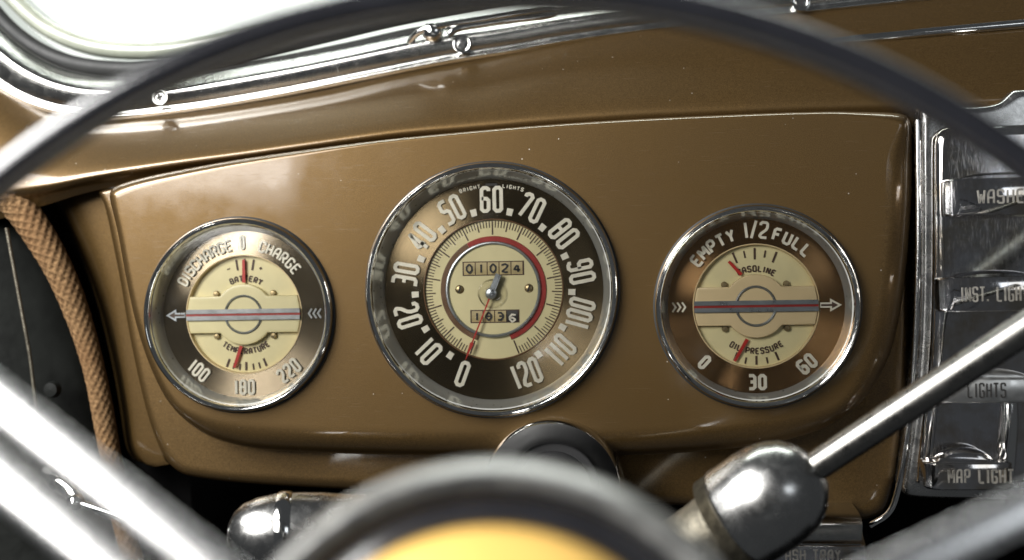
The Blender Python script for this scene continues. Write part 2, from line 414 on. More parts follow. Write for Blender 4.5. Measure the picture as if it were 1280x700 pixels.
# ------------------------------------------------------------------ lettering (stroke glyphs, 0..1 by 0..1; True = closed loop)
_box = ([(0, 0), (1, 0), (1, 1), (0, 1)], True)
GL = {
 '0': [_box], '1': [([(.5, 0), (.5, 1)], False)],
 '2': [([(0, .80), (0, 1), (1, 1), (1, .58), (0, .20), (0, 0), (1, 0)], False)],
 '3': [([(0, 1), (1, 1), (1, 0), (0, 0)], False), ([(.25, .52), (1, .52)], False)],
 '4': [([(.72, 0), (.72, 1), (0, .42), (0, .28), (1.1, .28)], False)],
 '5': [([(1, 1), (0, 1), (0, .56), (1, .56), (1, 0), (0, 0)], False)],
 '6': [([(1, .86), (1, 1), (0, 1), (0, 0), (1, 0), (1, .54), (0, .54)], False)],
 '7': [([(0, .84), (0, 1), (1, 1), (.30, 0)], False)],
 '8': [_box, ([(0, .52), (1, .52)], False)],
 '9': [([(0, .14), (0, 0), (1, 0), (1, 1), (0, 1), (0, .46), (1, .46)], False)],
 'A': [([(0, 0), (0, .7), (.3, 1), (1, 1), (1, 0)], False), ([(0, .42), (1, .42)], False)],
 'B': [_box, ([(0, .52), (1, .52)], False)],
 'C': [([(1, .75), (1, 1), (0, 1), (0, 0), (1, 0), (1, .25)], False)],
 'D': [([(0, 0), (.75, 0), (1, .2), (1, .8), (.75, 1), (0, 1)], True)],
 'E': [([(1, 1), (0, 1), (0, 0), (1, 0)], False), ([(0, .52), (.8, .52)], False)],
 'F': [([(1, 1), (0, 1), (0, 0)], False), ([(0, .52), (.8, .52)], False)],
 'G': [([(1, .78), (1, 1), (0, 1), (0, 0), (1, 0), (1, .46), (.55, .46)], False)],
 'H': [([(0, 0), (0, 1)], False), ([(1, 0), (1, 1)], False), ([(0, .5), (1, .5)], False)],
 'I': [([(.5, 0), (.5, 1)], False)],
 'L': [([(0, 1), (0, 0), (1, 0)], False)],
 'M': [([(-.1, 0), (-.1, 1), (.5, .35), (1.1, 1), (1.1, 0)], False)],
 'N': [([(0, 0), (0, 1), (1, 0), (1, 1)], False)],
 'O': [_box],
 'P': [([(0, 0), (0, 1), (1, 1), (1, .46), (0, .46)], False)],
 'R': [([(0, 0), (0, 1), (1, 1), (1, .48), (0, .48)], False), ([(.45, .48), (1, 0)], False)],
 'S': [([(1, .8), (1, 1), (0, 1), (0, .52), (1, .52), (1, 0), (0, 0), (0, .2)], False)],
 'T': [([(.5, 0), (.5, 1)], False), ([(-.05, 1), (1.05, 1)], False)],
 'U': [([(0, 1), (0, 0), (1, 0), (1, 1)], False)],
 'W': [([(-.1, 1), (.15, 0), (.5, .7), (.85, 0), (1.1, 1)], False)],
 'Y': [([(0, 1), (.5, .5), (1, 1)], False), ([(.5, 0), (.5, .5)], False)],
 '/': [([(0, -.05), (1, 1.1)], False)],
 '.': [([(.4, 0), (.4, .13)], False)], '-': [([(0, .5), (1, .5)], False)],
 '+': [([(0, .5), (1, .5)], False), ([(.5, .1), (.5, .9)], False)], ' ': [],
}
NARROW = {'1': .34, 'I': .34, '.': .30, ' ': .6, '/': .8}
def chamfer(pl, closed, c):
    P = [V(p) for p in pl]; N = len(P); out = []
    for i in range(N):
        if not closed and i in (0, N-1): out.append(P[i]); continue
        a, b_ = P[i-1]-P[i], P[(i+1) % N]-P[i]
        ca, cb = min(c, a.length*.4), min(c, b_.length*.4)
        out += [P[i]+a.normalized()*ca, P[i]+b_.normalized()*cb]
    return out
def text(mb, s, H, W, sw, gap, place, y0, y1, cham=None):
    """place(u) -> function mapping glyph-centred (x, z) to the plane; u runs along the word, 0 in its middle"""
    adv = [W*NARROW.get(c, 1)+sw+gap for c in s]; tot = sum(adv)-gap; u = -tot/2; q = 0
    for c, a in zip(s, adv):
        wd = a-gap-sw; cx = u+(wd+sw)/2; u += a; f = place(cx)
        for pl, cl in GL[c]:
            pts = [((x-.5)*(W if c in '1I.' else wd), (z-.5)*(H-sw)) for x, z in pl]
            pts = [f(p.x, p.y) for p in chamfer(pts, cl, sw*.55 if cham is None else cham)]
            mb.stroke(pts, cl, sw/2, y0-q*0.000012, y1); q += 1
    return mb
def arc(r, deg, inward=False):
    def place(u):
        a = R(deg)+(-u/r if inward else u/r)
        up = (math.sin(a), math.cos(a)); 
        if inward: up = (-up[0], -up[1])
        rt = (up[1], -up[0]); o = (r*math.sin(a), r*math.cos(a))
        return lambda x, z: (o[0]+rt[0]*x+up[0]*z, o[1]+rt[1]*x+up[1]*z)
    return place
def block(r, deg, inward=False):
    def place(u):
        a = R(deg); up = (math.sin(a), math.cos(a))
        if inward: up = (-up[0], -up[1])
        rt = (up[1], -up[0]); o = (r*math.sin(a)+rt[0]*u, r*math.cos(a)+rt[1]*u)
        return lambda x, z: (o[0]+rt[0]*x+up[0]*z, o[1]+rt[1]*x+up[1]*z)
    return place
def line(x0, z0): return lambda u: (lambda x, z: (x0+u+x, z0+z))
K = 0.00045
def bar(x0, z0, x1, z1, hw0, hw1=None):
    """flat tapered bar outline between two points"""
    hw1 = hw0 if hw1 is None else hw1
    d = V((x1-x0, z1-z0)).normalized(); n_ = V((-d.y, d.x))
    return [(x0+n_.x*hw0, z0+n_.y*hw0), (x1+n_.x*hw1, z1+n_.y*hw1), (x1-n_.x*hw1, z1-n_.y*hw1), (x0-n_.x*hw0, z0-n_.y*hw0)]
def tick_poly(r0, r1, deg, hw):
    a = R(deg); return bar(r0*math.sin(a), r0*math.cos(a), r1*math.sin(a), r1*math.cos(a), hw)

# ================================================================== the setting
b = MB(); b.add([(-6, 2.6, -2), (6, 2.6, -2), (6, 2.6, 4), (-6, 2.6, 4)], [(0, 1, 2, 3)]); struct(b.build('background_wall', 'wall', smooth=0))
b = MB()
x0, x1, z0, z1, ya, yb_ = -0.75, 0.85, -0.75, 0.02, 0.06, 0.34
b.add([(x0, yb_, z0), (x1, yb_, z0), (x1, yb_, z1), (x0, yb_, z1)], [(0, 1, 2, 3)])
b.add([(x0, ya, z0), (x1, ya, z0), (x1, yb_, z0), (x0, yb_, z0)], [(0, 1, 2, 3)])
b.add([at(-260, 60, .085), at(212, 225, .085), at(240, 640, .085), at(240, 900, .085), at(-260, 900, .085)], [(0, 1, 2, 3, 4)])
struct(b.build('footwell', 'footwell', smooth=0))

# ================================================================== dashboard
dash = thing('dashboard', 'bronze brown metallic painted steel dashboard carrying the three round gauges', 'dashboard', at(640, 600, 0.03))
O = dash.location.copy()
# upper cowl under the windshield: rows from the seam up to the moulding
XS = [-120, -20, 60, 118, 210, 300, 400, 500, 600, 700, 800, 900, 1000, 1080, 1145, 1230, 1400]
def rowy(pts, y):
    out = []
    for x in XS:
        for (xa, va), (xb, vb) in zip(pts, pts[1:]):
            if xa <= x <= xb: out.append((x, va+(vb-va)*(x-xa)/(xb-xa), y(x) if callable(y) else y)); break
    return out
seam = [(-120, 262), (60, 234), (118, 222), (210, 207), (300, 195), (400, 181), (500, 168), (600, 160), (700, 152), (800, 146), (900, 142), (1000, 138), (1145, 134), (1400, 126)]
mold = [(-120, 60), (-20, 112), (60, 148), (118, 156), (210, 150), (300, 138), (400, 121), (500, 100), (600, 82), (700, 63), (800, 47), (900, 37), (1000, 27), (1145, 13), (1400, -14)]
def lerp_rows(t): 
    sm = dict((r[0], r[1]) for r in rowy(seam, 0)); mo = dict((r[0], r[1]) for r in rowy(mold, 0))
    return [(x, sm[x]+(mo[x]-sm[x])*t) for x in XS]
rows = []
for t, y in ((-.25, .030), (-.12, .0262), (-.03, .0222), (.06, .0208), (.20, .0240), (.36, .0292), (.52, .0350), (.68, .0414), (.82, .0475), (.94, .0535), (1.06, .060), (1.25, .072)):
    rows.append([(x, v, y) for x, v in lerp_rows(t)])
b = MB().grid(sheet(rows, 5, 5)); b.build('cowl', 'paint', dash, 60, O)
# added chrome strip shaped as a glossy highlight on the cowl, growing towards the right
b = MB().tube(path([(1010, 55.5, .0455), (1050, 51, .0440), (1120, 44.5, .0432), (1180, 38.5, .0430), (1400, 19, .0430)], 8), lambda t: 0.0004+0.0022*min(1, t*3.0), 16)
b.build('highlight_strip', 'chrome', dash, 60, O)
# side of the cowl falling away to the door on the left
rows = []
for (l, mid, r_) in (((-50, 150), (50, 185), (135, 205)), ((20, 205), (70, 215), (135, 232)), ((62, 240), (95, 248), (140, 262)), ((95, 300), (118, 306), (152, 315)), ((122, 370), (138, 374), (165, 380)),
                     ((141, 445), (152, 447), (180, 450)), ((153, 510), (163, 512), (190, 512)), ((160, 555), (170, 558), (200, 556)), ((170, 574), (182, 578), (206, 574)), ((180, 579), (192, 583), (212, 580))):
    rows.append([(l[0]-3, l[1], .070), (l[0], l[1], .058), (l[0]+6, l[1], .050), (mid[0], mid[1], .045), (r_[0], r_[1], .042)])
b = MB().grid(sheet(rows, 6, 6)); b.build('cowl_side', 'paint', dash, 60, O)
# recessed lower panel
out = pxs([(118, 240), (125, 250), (134, 290), (146, 350), (160, 430), (178, 510), (196, 562), (215, 588), (245, 599), (330, 608), (480, 616), (650, 624), (850, 634), (1000, 646), (1060, 652), (1090, 650),
           (1110, 636), (1122, 590), (1132, 520), (1139, 430), (1142, 300), (1142, 180), (1139, 152), (1126, 146), (1000, 148), (800, 156), (600, 171), (400, 193), (250, 213), (150, 231), (126, 235)], .030, 6, True)
ztop = at(640, 260, .02).z; zbit = at(640, 200, .02).z
b = MB().solid(out, .029, .066, .0065, .008, 7, lambda p: 1-.7*min(1, max(0, (p.y-ztop)/(zbit-ztop)))); b.build('lower_panel', 'paint', dash, 50, O)
# raised instrument panel with three round openings
out = pxs([(130, 244), (141, 290), (151, 345), (164, 405), (182, 460), (207, 508), (245, 543), (290, 560), (345, 567), (480, 572), (640, 574), (800, 572), (900, 566), (980, 555), (1040, 535), (1085, 500), (1114, 452),
           (1128, 400), (1138, 330), (1144, 250), (1145, 175), (1142, 150), (1130, 139), (1060, 137), (980, 138.5), (880, 142.5), (780, 147.5), (680, 154), (580, 162.5), (480, 172.5), (380, 185), (280, 199.5), (190, 216), (150, 226), (134, 233)], 0.003, 6, True)
rgt = at(1050, 300, 0).x; low = at(600, 520, 0).z; topz = at(1100, 200, 0).z
def wt(p):
    k = min(1, max(0, (p.x-rgt)/0.035)); q = min(1, max(0, (low-p.y)/0.02))
    return (0.75+k*0.85+q*0.75)*(1-.6*min(1, max(0, (p.y-topz)/.02)))
LG, SG, RG = at(299, 393.5), at(614, 362), at(946, 383)
b = MB().solid(out, 0.0, .034, .0105, .016, 10, wt, .0022, [(c.x, c.z, rr) for c, rr in ((LG, .0545), (SG, .070), (RG, .0545))])
b.build('instrument_panel', 'paint', dash, 50, O)

# ================================================================== windshield and its moulding
ws = thing('windshield', 'clear windshield glass with black rubber seal above the dashboard', 'windshield', at(300, 60, .085)); O = ws.location.copy()
b = MB().add([at(-200, -400, .092), at(1500, -500, .092), at(1500, 40, .092), at(-200, 130, .092)], [(0, 1, 2, 3)]); b.build('glass', 'screen', ws, 0, O)
b = MB().tube(path([(-90, -130, .080), (-45, -50, .080), (-12, 8, .080), (30, 50, .080), (80, 76, .080), (140, 86, .080), (210, 84, .080), (300, 68, .080), (400, 45, .080), (520, 17, .080), (700, -15, .080), (1000, -60, .080), (1400, -110, .080)], 10), .0052, 16)
b.build('rubber_seal', 'rubber', ws, 60, O)
b = MB().tube(path([(-70, -140, .086), (-22, -50, .086), (18, 0, .086), (60, 36, .086), (110, 57, .086), (165, 64, .086), (230, 61, .086), (320, 43, .086), (430, 16, .086), (560, -12, .086), (1000, -80, .086), (1400, -140, .086)], 10), .0056, 16)
b.build('inner_lip', 'edge', ws, 60, O)

mo = thing('windshield_moulding', 'pitted chrome moulding running along the base of the windshield', 'moulding', at(400, 90, .06)); O = mo.location.copy()
upper = [(-110, -130), (-60, -40), (-5, 28), (50, 72), (110, 92), (200, 95), (330, 74), (430, 54), (520, 34), (610, 22), (700, 8), (850, -14), (1000, -34), (1400, -84)]
lower = [(-150, -20), (-80, 60), (-12, 122), (50, 150), (130, 159), (230, 149), (350, 130), (460, 108), (570, 87), (650, 74), (720, 61), (870, 41), (1000, 28), (1400, -14)]
rows = []
for t, y in ((-.02, .080), (0, .0735), (.06, .0705), (.13, .0670), (.20, .0634), (.27, .0600), (.31, .0587), (.36, .0581), (.46, .0586), (.58, .0599), (.67, .0612), (.73, .0608), (.77, .0600), (.81, .0608), (.88, .0640), (1.0, .073)):
    rows.append([(a[0]+(c[0]-a[0])*t, a[1]+(c[1]-a[1])*t, y) for a, c in zip(upper, lower)])
b = MB().grid(sheet(rows, 8, 4)); b.build('moulding', 'pitted', mo, 60, O)
# lapped joint cover on the moulding
b = MB().tube(path([(512, 52, .060), (524, 40, .0545), (545, 33, .0525), (600, 24, .0535), (660, 14, .0545), (690, 11, .056), (694, 15, .057), (680, 20, .0565), (630, 26, .0555), (575, 35, .0535), (560, 44, .0530)], 8), .0022, 12)
b.build('joint_cover', 'chrome', mo, 60, O)
b = MB().lathe([(.0001, -.004), (.004, -.0035), (.006, -.0015), (.0066, .002)], 24, at(540, 40, .0545), (0.1, 1, 0.15)); b.build('joint_boss', 'chrome', mo, 60, O)
for (x, y, yy, rs) in ((200, 121, .0578, 11.5), (578, 55, .0578, 13), (1001, 3, .0578, 12)):
    c = at(x, y, yy); r_ = rs*K
    sw_ = MB().lathe([(.00001, -.0012), (r_*.55, -.0010), (r_*.62, -.0004), (r_*.72, -.0008), (r_*.95, -.0006), (r_, .0012), (r_, .006)], 32, c).build('screw', 'bezel', mo, 50, O)
    q = MB()
    for an in (25, 115):
        a = R(an); q.prism([(c.x+x_, c.z+z_) for x_, z_ in bar(-r_*.4*math.cos(a), -r_*.4*math.sin(a), r_*.4*math.cos(a), r_*.4*math.sin(a), r_*.13)], c.y-.00135-(an > 50)*.00004, c.y-.0008)
    q.build('cross_slot', 'black', sw_, 0, O)

# ================================================================== gauges
def bezel(root, Ru, Rd):
    """chrome ring: skirt, rolled lip and mirror-bright cone down to the dial; Ru outer, Rd dial radius, in K units"""
    o = root
    p = [(Ru, .004), (Ru, -.003), (Ru-.6, -.0046), (Ru-2.2, -.0060), (Ru-4.4, -.0066), (Ru-6.6, -.0060), (Ru-8.2, -.0046), (Ru-9.0, -.0030)]
    MB().lathe([(r_*K, y) for r_, y in p], 160).build('bezel', 'bezel', o, 40)
    MB().lathe([(r_*K, y) for r_, y in ((Ru-8.9, -.0031), (Ru-10.2, -.0020), (Rd+1.5, .0066), (Rd-1, .0080), (Rd-1, .0105))], 160).build('inner_wall', 'bezel_wall', o, 40)
    MB().lathe([((Ru+2.2)*K, .003), ((Ru+2.0)*K, -.0006), ((Ru+.2)*K, -.0012), ((Ru-.6)*K, .001)], 160).build('gasket', 'rubber', o, 40)
    MB().lathe([(.00001, .0165), (Rd*K*1.01, .0165), (Rd*K*1.01, .0100)], 96).build('housing', 'black', o, 40)
def cover_glass(root, r_):
    MB().lathe([(.00001, -.0030), (r_*.5*K, -.0028), (r_*K, -.0018)], 96).build('glass', 'glass', root, 60)
YD = .0085            # dial face
def annulus(r0, r1, y, y2=None, n=160): return MB().lathe([(r0*K, (y2 or y)+.0015), (r0*K, y2 or y), (r1*K, y)], n)

# ---- speedometer
sp = thing('speedometer', 'large round speedometer with 0 to 120 numerals and red needle at zero', 'speedometer', SG)
bezel(sp, 159, 140.5)
dial = annulus(88, 141.5, YD).build('dial', 'dial', sp, 30)
STEP = 26.5
for i in range(13):
    n_ = i*10; a = -159+STEP*i; inw = n_ in (0, 10, 20, 100, 110, 120)
    W_ = 8.8 if n_ < 100 else 8.0
    mb = text(MB(), str(n_), 34*K, W_*K, 4.6*K, (2.8 if n_ < 100 else 2.0)*K, block(114*K, a, inw), YD-.0011, YD-.0001)
    mb.build('numeral', 'numeral', dial, 0)
proto = None
for i in range(12):
    if proto is None:
        proto = MB().prism([(x*K, z*K) for x, z in ((-3.6, 95.5), (3.6, 95.5), (4.0, 104.5), (-4.0, 104.5))], YD-.0011, YD-.0001).build('marker', 'numeral', dial, 0); o = proto
    else: o = proto.copy(); C.objects.link(o); o.parent = dial
    o.rotation_euler = (0, R(-159+STEP*(i+.5)), 0)
mb = MB()
text(mb, 'BRIGHT', 5.2*K, 2.5*K, 1.1*K, 1.5*K, arc(131.5*K, -12.2), YD-.0004, YD-.0001)
text(mb, 'LIGHTS', 5.2*K, 2.5*K, 1.1*K, 1.5*K, arc(131.5*K, 12.2), YD-.0004, YD-.0001)
mb.build('lettering', 'numeral', dial, 0)
MB().prism([(x*K, z*K) for x, z in ((-7.5, 131.4), (7.5, 131.4), (7.5, 134.2), (-7.5, 134.2))], YD-.0004, YD-.0001).build('indicator_window', 'black_ink', dial, 0)
scale = MB().lathe([(.00001, YD+.0012), (88.5*K, YD+.0012)], 128).build('scale_plate', 'cream', sp, 0)
MB().lathe([(89.6*K, YD+.001), (89.6*K, YD-.0003), (88.6*K, YD-.0005), (87.8*K, YD), (87.8*K, YD+.0014)], 128).build('scale_edge', 'brownring', sp, 40)
protos = {}
for i in range(121):
    k = 2 if i % 10 == 0 else 1 if i % 5 == 0 else 0
    if k not in protos:
        protos[k] = MB().prism([(x*K, z*K) for x, z in bar(0, (78.5, 74.5, 69.5)[k], 0, 87.3, (.62, .75, .85)[k])], YD+.00095, YD+.0011).build('tick', 'ink', scale, 0); o = protos[k]
    else: o = protos[k].copy(); C.objects.link(o); o.parent = scale
    o.rotation_euler = (0, R(-159+STEP*i/10), 0)
def band(name, mt, a0, a1):
    MB().lathe([(60*K, YD+.0008), (61*K, YD+.0002), (67*K, YD+.0002), (67.8*K, YD+.0010)], 110, a0=R(a0), a1=R(a1)).build(name, mt, sp, 40)
band('red_band', 'red', -29, 161); band('brown_band', 'brownring', -161, -29.2)
MB().lathe([(61.2*K, YD+.0010), (61*K, YD-.0006), (60*K, YD-.0012), (58.6*K, YD-.0013), (57.2*K, YD-.0009), (56.6*K, YD+.0004)], 128).build('chrome_ring', 'greysteel', sp, 40)
cface = MB().lathe([(.00001, YD+.0002), (57.2*K, YD+.0002)], 96).build('centre_plate', 'cream', sp, 0)
def counter(name, x0_, x1_, z0_, z1_, chars, dark=()):
    w_ = MB(); e = 1.3
    w_.prism([(x*K, z*K) for x, z in ((x0_-e, z0_-e), (x1_+e, z0_-e), (x1_+e, z1_+e), (x0_-e, z1_+e))], YD+.0000, YD+.00015)
    win = w_.build(name, 'ink', sp, 0); n_ = len(chars); dx = (x1_-x0_)/n_
    for i, ch in enumerate(chars):
        xa, xb = x0_+dx*i+.6, x0_+dx*(i+1)-.6; zc = (z0_+z1_)/2; h = (z1_-z0_)
        rows = [[V((x*K, YD-.0006*math.cos(PI*t*.42), (zc+h/2*t)*K)) for x in (xa, xb)] for t in (-1, -.6, -.2, .2, .6, 1)]
        MB().grid(rows).build('drum', 'black_ink' if i in dark else 'drum', win, 60)
        if ch.strip():
            text(MB(), ch, h*.80*K, dx*.44*K, 2.3*K, 0, line((xa+xb)/2*K, (zc-(2.5 if i in dark else 0))*K), YD-.0009, YD-.0003, 3*K).build('digit', 'numeral' if i in dark else 'black_ink', win, 0)
counter('odometer', -37.5, 38.5, 19, 34.5, '01024')
counter('trip_counter', -28.5, 31.5, -41, -27, '1836', (3,))
for sx_ in (-43, 45.5):
    s_ = MB().lathe([(.00001, YD-.0008), (3.6*K, YD-.0007), (5.3*K, YD-.0003), (5.6*K, YD+.0003)], 32, (sx_*K, 0, .8*K)).build('screw', 'brass', sp, 50)
    MB().prism([(x*K, z*K) for x, z in bar(sx_-1.2, .8-4, sx_+1.2, .8+4, .8)], YD-.00095, YD-.0005).build('slot', 'black_ink', s_, 0)
# needle: red pointer on a chrome hub with counterweight tail
nc = V((-1.5*K, 0, -5*K)); na = R(-157.5); up = (math.sin(na), math.cos(na))
needle = MB()
def npt(t, h=0): return (nc.x+up[0]*t*K+up[1]*h*K, nc.z+up[1]*t*K-up[0]*h*K)
needle.prism([npt(3, .9), npt(66, .9), npt(68, 2.4), npt(90, .2), npt(90, -.2), npt(68, -2.4), npt(66, -.9), npt(3, -.9)], YD-.0034, YD-.0029)
nb = needle.build('needle', 'redpin', sp, 0)
MB().lathe([(.00001, YD-.0046), (5.2*K, YD-.0046), (7.2*K, YD-.0040), (7.6*K, YD-.0024), (4*K, YD+.0004)], 40, (nc.x, 0, nc.z)).build('needle_hub', 'greysteel', nb, 40)
t_ = MB()
for h in (-2.5, 0, 2.5): t_.prism([npt(-4, h+1.25), npt(-26, h+1.25), npt(-26, h-1.25), npt(-4, h-1.25)], YD-.0046+abs(h)*.00012, YD-.0030)
t_.build('needle_tail', 'greysteel', nb, 0)
MB().lathe([(8*K, YD-.0012), (12*K, YD-.0018), (17.5*K, YD-.0014), (18.5*K, YD-.0002)], 48, (nc.x, 0, nc.z)).build('clear_boss', 'glass', sp, 60)
cover_glass(sp, 150)

# ---- twin gauges either side
def twin(name, label, loc, dmat, arrow, top, bottom, tick_t, tick_b, word_t, word_b, r_wb, needle_t, needle_b, plus=False, bridge='cream', amat='numeral', fmat='numeral', barmat='greysteel'):
    o = thing(name, label, 'gauge', loc, 'round chrome ringed gauges beside the speedometer')
    bezel(o, 124, 109)
    d_ = annulus(76.5, 110, YD).build('dial', dmat, o, 30)
    for s_, deg, h, w_, sw, gap, rr in top:
        text(MB(), s_, h*K, w_*K, sw*K, gap*K, arc(rr*K, deg), YD-.0013, YD-.0001).build('lettering', 'numeral', d_, 0)
    for s_, deg, h, w_, sw, gap, rr in bottom:
        text(MB(), s_, h*K, w_*K, sw*K, gap*K, block(rr*K, deg, True), YD-.0013, YD-.0001).build('numeral', 'numeral', d_, 0)
    # arrow head and fletching printed on the dial
    s = arrow
    MB().prism([(s*x*K, z*K) for x, z in ((78, 3.2), (90, 3.2), (90, 8), (104, 0), (90, -8), (90, -3.2), (78, -3.2))], YD-.0010, YD-.0001).build('arrow_head', amat, d_, 0)
    MB().prism([(s*x*K, z*K) for x, z in ((79, 1.2), (92, 1.2), (92, 4.2), (99.5, 0), (92, -4.2), (92, -1.2), (79, -1.2))], YD-.0012, YD-.0002).build('arrow_core', 'ink', d_, 0)
    for q in range(3):
        x_ = -s*(88+q*6); MB().stroke([((x_-s*2.5)*K, 6*K), ((x_+s*1.5)*K, 0), ((x_-s*2.5)*K, -6*K)], False, 1.1*K, YD-.0008, YD-.0001).build('fletching', fmat, d_, 0)
    f_ = MB().lathe([(.00001, YD+.0030), (70*K, YD+.0030), (77.5*K, YD+.0030)], 96).build('face', 'cream', o, 0)
    MB().lathe([(77.6*K, YD+.001), (77.4*K, YD-.0004), (76.2*K, YD-.0004), (75.4*K, YD+.0012), (75.2*K, YD+.0031)], 128).build('face_edge', 'tan', o, 40)
    ya_, yb2 = YD+.0026, YD+.0029
    for deg, big in tick_t: MB().prism([(x*K, z*K) for x, z in tick_poly(58 if big else 61, 72 if big else 70, deg, 1.25 if big else .95)], ya_, yb2).build('tick', 'ink', f_, 0)
    for deg, big in tick_b: MB().prism([(x*K, z*K) for x, z in tick_poly(62 if big else 65, 73, 180-deg, 1.35 if big else 1.0)], ya_, yb2).build('tick', 'ink', f_, 0)
    text(MB(), word_t, 8.4*K, 3.7*K, 1.65*K, 1.2*K, arc(46.5*K, 2), ya_, yb2).build('lettering', 'ink', f_, 0)
    text(MB(), word_b, 8.4*K, 3.4*K, 1.6*K, 1.0*K, arc(r_wb*K, 180, True), ya_, yb2).build('lettering', 'ink', f_, 0)
    if plus:
        for ch, deg in (('-', -20), ('+', 20)): text(MB(), ch, 6*K, 4*K, 1.3*K, 0, arc(63*K, deg), ya_, yb2).build('lettering', 'ink', f_, 0)
    for (xa, za, xb, zb), hw in ((needle_t, 2.1), (needle_b, 2.2)):
        MB().prism([(x*K, z*K) for x, z in bar(xa, za, xb, zb, hw, hw*.8)], YD+.0008, YD+.0014).build('needle', 'redpin', o, 0)
    for sx_ in (-38, 38):
        for z_ in (-28, 27): MB().lathe([(.00001, YD+.0008), (3.2*K, YD+.0009), (4.0*K, YD+.0016), (4.0*K, YD+.003)], 24, (sx_*K, 0, z_*K)).build('rivet', 'brass', o, 50)
    # cream bridge across the face: straight band swelling into a round boss
    pr = []
    rb, hb, xe = 39.5, 24.0, 74.0
    th0 = math.asin(hb/rb); 
    for k in range(25): a = th0+(PI-2*th0)*k/24; pr.append((rb*math.cos(a), rb*math.sin(a)))
    edge = 72.0
    up_ = [(xe*.985, hb)]+pr+[(-xe*.985, hb)]
    dn = [(x, -z) for x, z in reversed(up_)]
    poly = [(math.sqrt(75.3**2-hb**2), hb)]+pr+[(-math.sqrt(75.3**2-hb**2), hb)]
    side = [(75.3*math.cos(PI-t), 75.3*math.sin(PI-t)) for t in [math.asin(hb/75.3)*(1-2*j/8) for j in range(1, 8)]]
    full = poly+side+[(-x, -z) for x, z in poly]+[(-x, -z) for x, z in side]
    full = [(x*K, z*K) for x, z in full]
    MB().solid(full, YD-.0008, YD+.0026, .0006, .0008, 4, None, 0).build('bridge', bridge, o, 50)
    MB().lathe([(25.6*K, YD-.0006), (25.4*K, YD-.0013), (24*K, YD-.0017), (22.6*K, YD-.0013), (22.2*K, YD-.0006)], 80).build('boss_ring', 'greysteel', o, 40)
    cb_ = MB()
    for z0_, z1_ in ((1.5, 7.0), (-7.0, -1.5)):
        cb_.prism([(x*K, z*K) for x, z in ((-75.5, z0_), (75.5, z0_), (75.5, z1_), (-75.5, z1_))], YD-.0024, YD-.0006)
    cb_.build('chrome_bar', barmat, o, 0)
    MB().prism([(x*K, z*K) for x, z in ((-75.8, -1.48), (75.8, -1.48), (75.8, 1.48), (-75.8, 1.48))], YD-.0020, YD-.0006).build('red_stripe', 'red', o, 0)
    cover_glass(o, 115)
    return o
twin('battery_temperature_gauge', 'round gauge reading battery DISCHARGE and CHARGE above, temperature 100 to 220 below', LG, 'dial_pale_sheen', -1,
     [('DISCHARGE', -36.5, 15.5, 6.4, 2.5, 1.4, 91), ('0', 0, 19, 4.2, 2.6, 0, 93), ('CHARGE', 34, 15.5, 6.4, 2.5, 1.8, 91)],
     [('100', -140, 20, 6.2, 3.2, 1.7, 94), ('180', 180, 20, 6.2, 3.2, 1.7, 94), ('220', 141, 20, 6.2, 3.2, 1.7, 94)],
     [(-9, True), (0, True), (10, True)], [(-21, True), (-14, False), (-7, False), (0, True), (8, False), (15, False), (22, True)],
     'BATTERY', 'TEMPERATURE', 48, (0, 41, 0, 71), (-5, -41, -15, -69), True, 'cream', 'greysteel', 'darksteel', 'darksteel')
twin('gasoline_oil_gauge', 'round gauge reading gasoline EMPTY to FULL above, oil pressure 0 to 60 below', RG, 'dial_copper_sheen', 1,
     [('EMPTY', -35, 17, 7.6, 3.3, 2.2, 92), ('1/2', 1, 22, 8.2, 3.3, 1.6, 94.5), ('FULL', 30, 17, 7.6, 3.4, 2.6, 92)],
     [('0', -137, 20, 6.2, 3.9, 1.7, 94), ('30', 180, 20, 7.0, 3.9, 1.7, 94), ('60', 140, 20, 7.0, 3.9, 1.7, 94)],
     [(-22, True), (-11, False), (0, True), (11, False), (22, True)], [(-22, True), (-11, False), (0, True), (11, False), (22, True)],
     'GASOLINE', 'OIL PRESSURE', 56, (-17, 39, -32, 56), (-11, -41, -27, -68), False, 'tan')

# ================================================================== chrome switch panel on the right
swp = thing('switch_console', 'scratched chrome switch console with rounded corner right of the gauges', 'switch console', at(1210, 400, .0)); O = swp.location.copy()
out = pxs([(1150, 150), (1153, 140), (1164, 134), (1225, 133), (1250, 128), (1264, 116), (1280, 112), (1400, 110), (1440, 120), (1440, 590), (1420, 620), (1280, 624), (1150, 622), (1130, 612), (1131, 590), (1140, 520), (1148, 420), (1150, 300)], .006, 6, True)
MB().solid(out, .004, .040, .004, .004, 5).build('flange', 'ferrule', swp, 50, O)
out = pxs([(1167, 185), (1170, 168), (1184, 158), (1230, 156), (1400, 154), (1425, 165), (1425, 560), (1415, 596), (1300, 604), (1160, 606), (1148, 596), (1153, 540), (1162, 460), (1166, 380), (1167, 280)], -.004, 6, True)
MB().solid(out, -.006, .006, .006, .007, 7).build('face_plate', 'scratched', swp, 50, O)
MB().tube(path([(1147, 150, .001), (1148.5, 300, .001), (1145, 420, .001), (1136, 530, .001), (1124, 605, .002), (1112, 640, .004), (1088, 657, .008)], 8), .0017, 12).build('edge_trim', 'chrome', swp, 60, O)
MB().tube(path([(1262, 496, -.007), (1262, 530, -.008), (1259, 566, -.007), (1256, 590, -.005)], 8), lambda t: .0042+.001*t, 16).build('vertical_rib', 'chrome', swp, 60, O)
